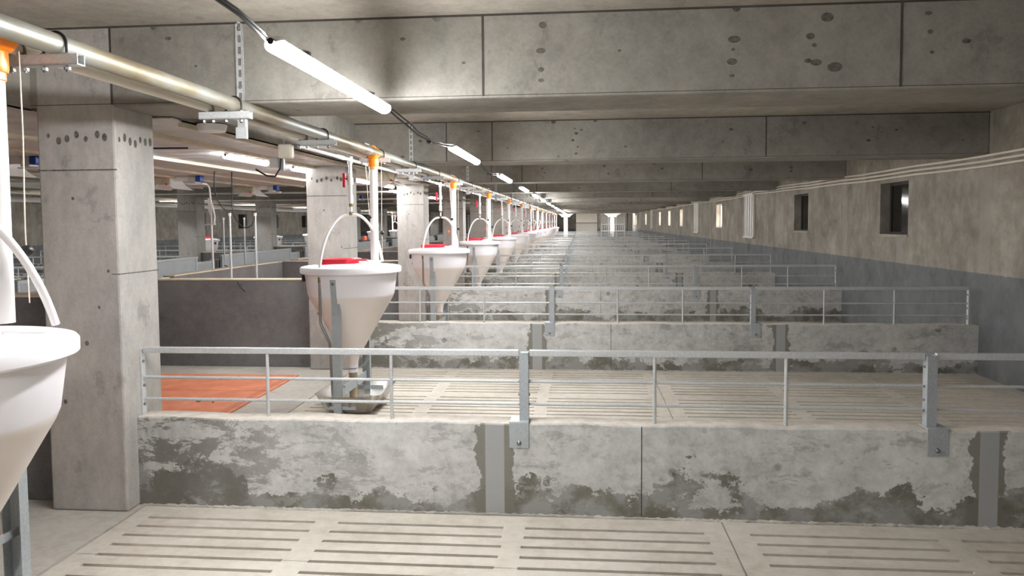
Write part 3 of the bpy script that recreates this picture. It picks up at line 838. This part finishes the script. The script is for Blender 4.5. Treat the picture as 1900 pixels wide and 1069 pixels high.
# ------------------------------------------------------------------ heat mats on the strip
def make_mat():
    t = thing('heat_mat', '', 'mat', group='orange heat mats on the pen floors')
    MB().box(0, 1.72, 0, 2.275, 0, .012).build('mat_half', 'mat', t, bevel=.004, smooth=0)
    MB().box(0, 1.72, 2.285, 3.05, 0, .012).build('mat_half', 'mat', t, bevel=.004, smooth=0)
    for dx in (.05, .085): MB().box(1.72 - dx, 1.724 - dx, .03, 3.02, .0118, .0128).build('edge_groove', 'dark', t, smooth=0)
    return t
for k in range(-1, NB):
    loc = (-4.68, Y0 + .56 + S * k, .0015)
    lab = 'orange heat mat on the concrete floor strip of the %s pen from the camera' % ORD[k + 1]
    if k == -1: m0 = make_mat(); m0.location = loc; m0['label'] = lab
    else: dup(m0, loc, lab)
for x, y, r in ((-3.42, 6.42, .022), (-3.27, 6.39, .009), (-3.68, 7.36, .012), (-3.55, 7.5, .008)):
    m = MB(); m.ball((0, 0, 0), r, 9)
    for v in m.bm.verts: v.co *= random.uniform(.75, 1.15)
    o = m.build('pebble', 'ceil', smooth=60); o.location = (x, y, .0135 + r * .7)
    tag(o, 'small pale mortar crumb lying on the orange heat mat', 'pebble', 'mortar crumbs on the orange mat')

# ------------------------------------------------------------------ far left area
# galvanised gates along the aisle
def make_gate():
    t = thing('pen_gate', '', 'gate', group='galvanised gates along the aisle')
    MB().box(-.015, .015, .04, .60, .12, .93).build('sheet', 'galvsheet', t, smooth=0)
    MB().box(-.022, .022, .0, .64, .93, .97).build('top_rail', 'galv', t, bevel=.004, smooth=0)
    for y in (0, .60): MB().box(-.022, .022, y, y + .04, .02, .93).build('stile', 'galv', t, bevel=.003, smooth=0)
    MB().box(-.03, .03, .46, .56, .78, .80).build('latch', 'bolt', t, smooth=0)
    return t
ga = None
for k in range(1, 9):
    for q, (x, nm) in enumerate(((-5.01, 'near'), (MX + 5.01, 'far'))):
        loc = (x, Y0 + S * k + .01, 0); lab = 'galvanised sheet gate on the %s side of the aisle, %s bay' % (nm, ORD[k])
        if ga is None: ga = make_gate(); ga.location = loc; ga['label'] = lab
        else: dup(ga, loc, lab)
# galvanised sheet panels standing on the far aisle wall
def make_panel():
    t = thing('sheet_panel', '', 'panel', group='galvanised sheet panels along the far aisle wall')
    MB().box(-.01, .01, 0, 3.2, .10, 1.04).build('sheet', 'galvsheet', t, smooth=0)
    MB().box(-.025, .025, -.02, 3.22, 1.04, 1.075).build('top_rail', 'galv', t, bevel=.004, smooth=0)
    for y in (0, 1.6, 3.16): MB().box(-.02, .02, y, y + .04, 0, 1.04).build('stile', 'galv', t, smooth=0)
    return t
pa = None
for k in range(1, 8):
    loc = (MX + 5.13, Y0 + S * k + .7, 0); lab = 'galvanised sheet panel beyond the aisle, %s from the camera' % ORD[k - 1]
    if pa is None: pa = make_panel(); pa.location = loc; pa['label'] = lab
    else: dup(pa, loc, lab)
# drinker pipes standing behind the tall walls
def make_drinker(h):
    t = thing('drinker_pipe', '', 'pipe', group='drinker pipes standing in the left pens')
    MB().cyl((0, 0, 0), (0, 0, h), .0135, 12).build('pipe', 'galv', t)
    MB().cyl((0, 0, h - .015), (0, 0, h + .02), .018, 10).build('cap', 'white', t)
    MB().cyl((0, 0, .92), (.06, -.02, .90), .012, 8).build('nipple', 'bolt', t)
    return t
for i, (x, y, h, lab) in enumerate(((-4.20, 8.75, 1.72, 'tallest drinker pipe behind the dark tall wall with a black hose at its top'),
                                    (-3.95, 8.9, 1.72, 'drinker pipe beside the second concrete column of the near row'),
                                    (-5.97, 12.2, 1.70, 'thin drinker pipe left of the double pair beyond the aisle wall'),
                                    (-5.70, 12.4, 1.70, 'thin drinker pipe between the cable loops beyond the aisle wall'),
                                    (-3.2, 13.2, 1.75, 'drinker pipe behind the second feeder drop pipe, left of the pair'),
                                    (-2.95, 13.3, 1.75, 'drinker pipe behind the second feeder drop pipe, right of the pair'))):
    o = make_drinker(h); o.location = (x, y, 0); o['label'] = lab
# bent white water pipe by the far column
t = thing('bent_water_pipe', 'white water pipe bent down from the ceiling beside the far column', 'pipe', (-5.22, 10.3, 0))
m = MB().tube([(-.38, -.05, 2.19), (-.12, 0, 2.19)] + arc((-.09, 2.07), .10, 90, 0, 8, lambda a, b: (a - .02, 0, b + .02)) + [(0, 0, 1.95), (.01, 0, 1.0), (.01, 0, .0)], .013, 10)
m.build('pipe', 'pvc', t)
MB().tube([(-.03, 0, 1.98), (-.028, 0, 1.8), (.0, 0, 1.72)], .012, 10).tube([(.05, -.01, 1.62), (.06, -.01, 1.72), (.02, 0, 1.9)], .012, 8).tube([(-.09, -.01, 1.60), (.07, -.01, 1.61)], .011, 8).build('branch', 'pvc', t)
# air inlets with curved deflectors
def make_inlet():
    t = thing('air_inlet', '', 'air inlet', group='ceiling air inlets with deflectors')
    MB().box(-.24, .10, -.02, .02, .03, .15).build('board', 'wood', t, bevel=.01, smooth=0)
    MB().box(.12, .34, .02, .10, .075, .15).build('actuator', 'white', t, bevel=.005, smooth=0)
    MB().box(.34, .43, .0, .12, .045, .15).build('motor_box', 'cover', t, bevel=.01, smooth=0)
    MB().box(.435, .50, -.01, .10, .065, .14).build('motor_cap', 'blue', t, bevel=.006, smooth=0)
    MB().box(.30, .52, .02, .12, .03, .043).build('tray', 'white', t, smooth=0)
    for sgn in (-1, 1):
        prof = [(sgn * (.012 + .15 * (u ** 1.5)), .13 - .15 * u ** .75) for u in [i / 10 for i in range(11)]]
        poly = prof + [(x - sgn * .008, z - .006) for x, z in reversed(prof)]
        m = MB(); m.rings([[(x, y, z) for x, z in poly] for y in (-.02, .44)]); m.build('deflector', 'white', t, smooth=30)
    MB().ball((.06, -.03, .035), .014, 10).build('tab', 'red', t)
    MB().cyl((0, .05, .1), (0, .05, .157), .006, 8).build('hanger_rod', 'bolt', t)
    return t
a0 = make_inlet(); a0.location = (-5.34, 9.3, 2.09); a0['label'] = 'white air inlet with curved deflectors and blue motor, right behind the near column'
dup(a0, (-5.4, 11.9, 2.09), 'white air inlet with curved deflectors before the far concrete column')
dup(a0, (-2.36, 9.1, 2.09), 'white air inlet with curved deflectors behind the first orange outlet')
dup(a0, (-5.4, 16.7, 2.1), 'white air inlet far back, seen left of the first drop pipe')
dup(a0, (-5.0, 20.9, 2.1), 'white air inlet far back, seen right of the first drop pipe')
dup(a0, (-5.36, 6.4, 2.09), 'white air inlet with blue motor left of the nearest column')
# junction box under the return pipe and its cable
t = thing('junction_box', 'cream junction box hanging under the conveyor pipes', 'box', (-1.985, 4.98, 2.12))
MB().box(-.045, .05, -.03, .03, -.075, .02).build('box', 'cream', t, bevel=.012, smooth=0)
MB().box(-.05, .1, -.006, .006, .012, .02).build('mount', 'bolt', t, smooth=0)
MB().tube([(-.035, 0, -.07), (-.05, .02, -.14), (-.11, .08, -.19), (-.2, .15, -.18), (-.30, .2, -.13)], .006, 8).build('cable', 'black', t)
t = thing('socket_box', 'small clear socket box on a grey hanger beyond the conveyor pipe', 'box', (-2.32, 5.6, 2.06))
MB().box(-.03, .03, -.02, .02, -.03, .05).build('box', 'white', t, bevel=.006, smooth=0)
MB().box(.035, .075, -.015, .015, -.05, .185).build('hanger', 'post', t, smooth=0)
# tapered white ceiling outlet beside the nearest column
t = thing('ceiling_outlet', 'white tapered ceiling outlet beside the nearest concrete column', 'vent', (-2.36, 4.70, 2.252))
def el(a, b, z): return [(a * math.cos(2 * PI * k / 24), b * math.sin(2 * PI * k / 24), z) for k in range(24)]
m = MB(); m.rings([el(.10, .10, 0), el(.098, .098, -.01), el(.085, .085, -.05), el(.078, .078, -.055), el(.04, .04, -.055)]); m.build('shell', 'white', t)
MB().rings([el(.102, .102, -.004), el(.102, .102, -.010)]).build('seal', 'black', t)
# black cables hanging from the sheet ceiling
for i, (pts, lab) in enumerate((
        ([(-4.16, 8.75, 2.245), (-4.165, 8.75, 2.0), (-4.17, 8.75, 1.82), (-4.14, 8.76, 1.68), (-4.09, 8.78, 1.60), (-4.05, 8.8, 1.565), (-4.02, 8.82, 1.56), (-3.98, 8.85, 1.585), (-3.955, 8.88, 1.65), (-3.95, 8.9, 1.735)], 'black cable looping from the ceiling to the drinker pipe by the second column'),
        ([(-4.3, 8.6, 2.245), (-4.31, 8.6, 2.05), (-4.29, 8.62, 1.9), (-4.25, 8.68, 1.80), (-4.20, 8.75, 1.745)], 'black cable hanging to the tallest drinker pipe'),
        ([(-4.2, 4.6, 2.22), (-3.9, 5.1, 2.215), (-3.6, 5.55, 2.2), (-3.35, 5.65, 2.2), (-3.07, 5.72, 2.205)], 'black cable under the sheet ceiling leading to the aisle-side tube'),
        ([(-3.8, 8.17, .9), (-3.79, 8.05, .96), (-3.74, 8.03, .90), (-3.70, 8.04, .86)], 'short black cable end hanging over the dark tall wall'))):
    tag(MB().tube(pts, .007 if i < 3 else .01, 8).build('hanging_cable', 'black'), lab, 'cable')
# grey drinker post of the nearest pen
t = thing('drinker_pipe', 'grey drinker pipe behind the nearest feeder at the left edge', 'pipe', (-3.05, 3.3, 0), group='drinker pipes standing in the left pens')
MB().cyl((0, 0, 0), (0, 0, 1.75), .0155, 12).build('pipe', 'galv', t); MB().cyl((0, 0, 1.2), (0, 0, 1.26), .022, 10).build('clip', 'black', t)
# white lateral pipe with lamp beside the near column
for i in range(4):
    y = (9.9, 14.0, 18.1, 22.2)[i]
    m = MB().cyl((MX + 1.0, y, 2.2), (-3.1, y, 2.2), .018, 10) if i else MB().cyl((-8.9, y, 2.215), (-6.2, y, 2.215), .018, 10)
    tag(m.build('cross_pipe', 'pvc'), 'white pipe crossing under the ceiling over the aisle, %s from the camera' % ORD[i], 'pipe', 'white cross pipes over the aisle')

# ------------------------------------------------------------------ daylight
w = bpy.data.worlds.new('World'); sc.world = w; w.use_nodes = True
bg = w.node_tree.nodes['Background']; bg.inputs[0].default_value = (1.0, .90, .84, 1); bg.inputs[1].default_value = 3.2

# ------------------------------------------------------------------ camera
pitch, yaw, roll, f, cy = .05524, .0907, .00739, 1400.0, 490.65
fw = Vector((-math.sin(yaw) * math.cos(pitch), math.cos(yaw) * math.cos(pitch), -math.sin(pitch)))
rt = Vector((math.cos(yaw), math.sin(yaw), 0)); up = rt.cross(fw)
r2 = rt * math.cos(roll) - up * math.sin(roll); u2 = rt * math.sin(roll) + up * math.cos(roll)
cam = bpy.data.cameras.new('Camera'); co = bpy.data.objects.new('Camera', cam); COL.objects.link(co)
co.matrix_world = Matrix(((r2.x, u2.x, -fw.x, 0), (r2.y, u2.y, -fw.y, 0), (r2.z, u2.z, -fw.z, 1.6), (0, 0, 0, 1)))
cam.sensor_width = 36; cam.lens = f / 1900 * 36; cam.clip_start = .05; cam.clip_end = 200
cam.shift_y = -(534.5 - cy) / 1900 * 1
sc.camera = co
sc.view_settings.view_transform = 'Standard'; sc.view_settings.look = 'None'; sc.view_settings.gamma = 1
sc.view_settings.use_curve_mapping = False
sc.view_settings.exposure = 2.42
sc.cycles.use_denoising = True
sc.cycles.max_bounces = 10; sc.cycles.diffuse_bounces = 6
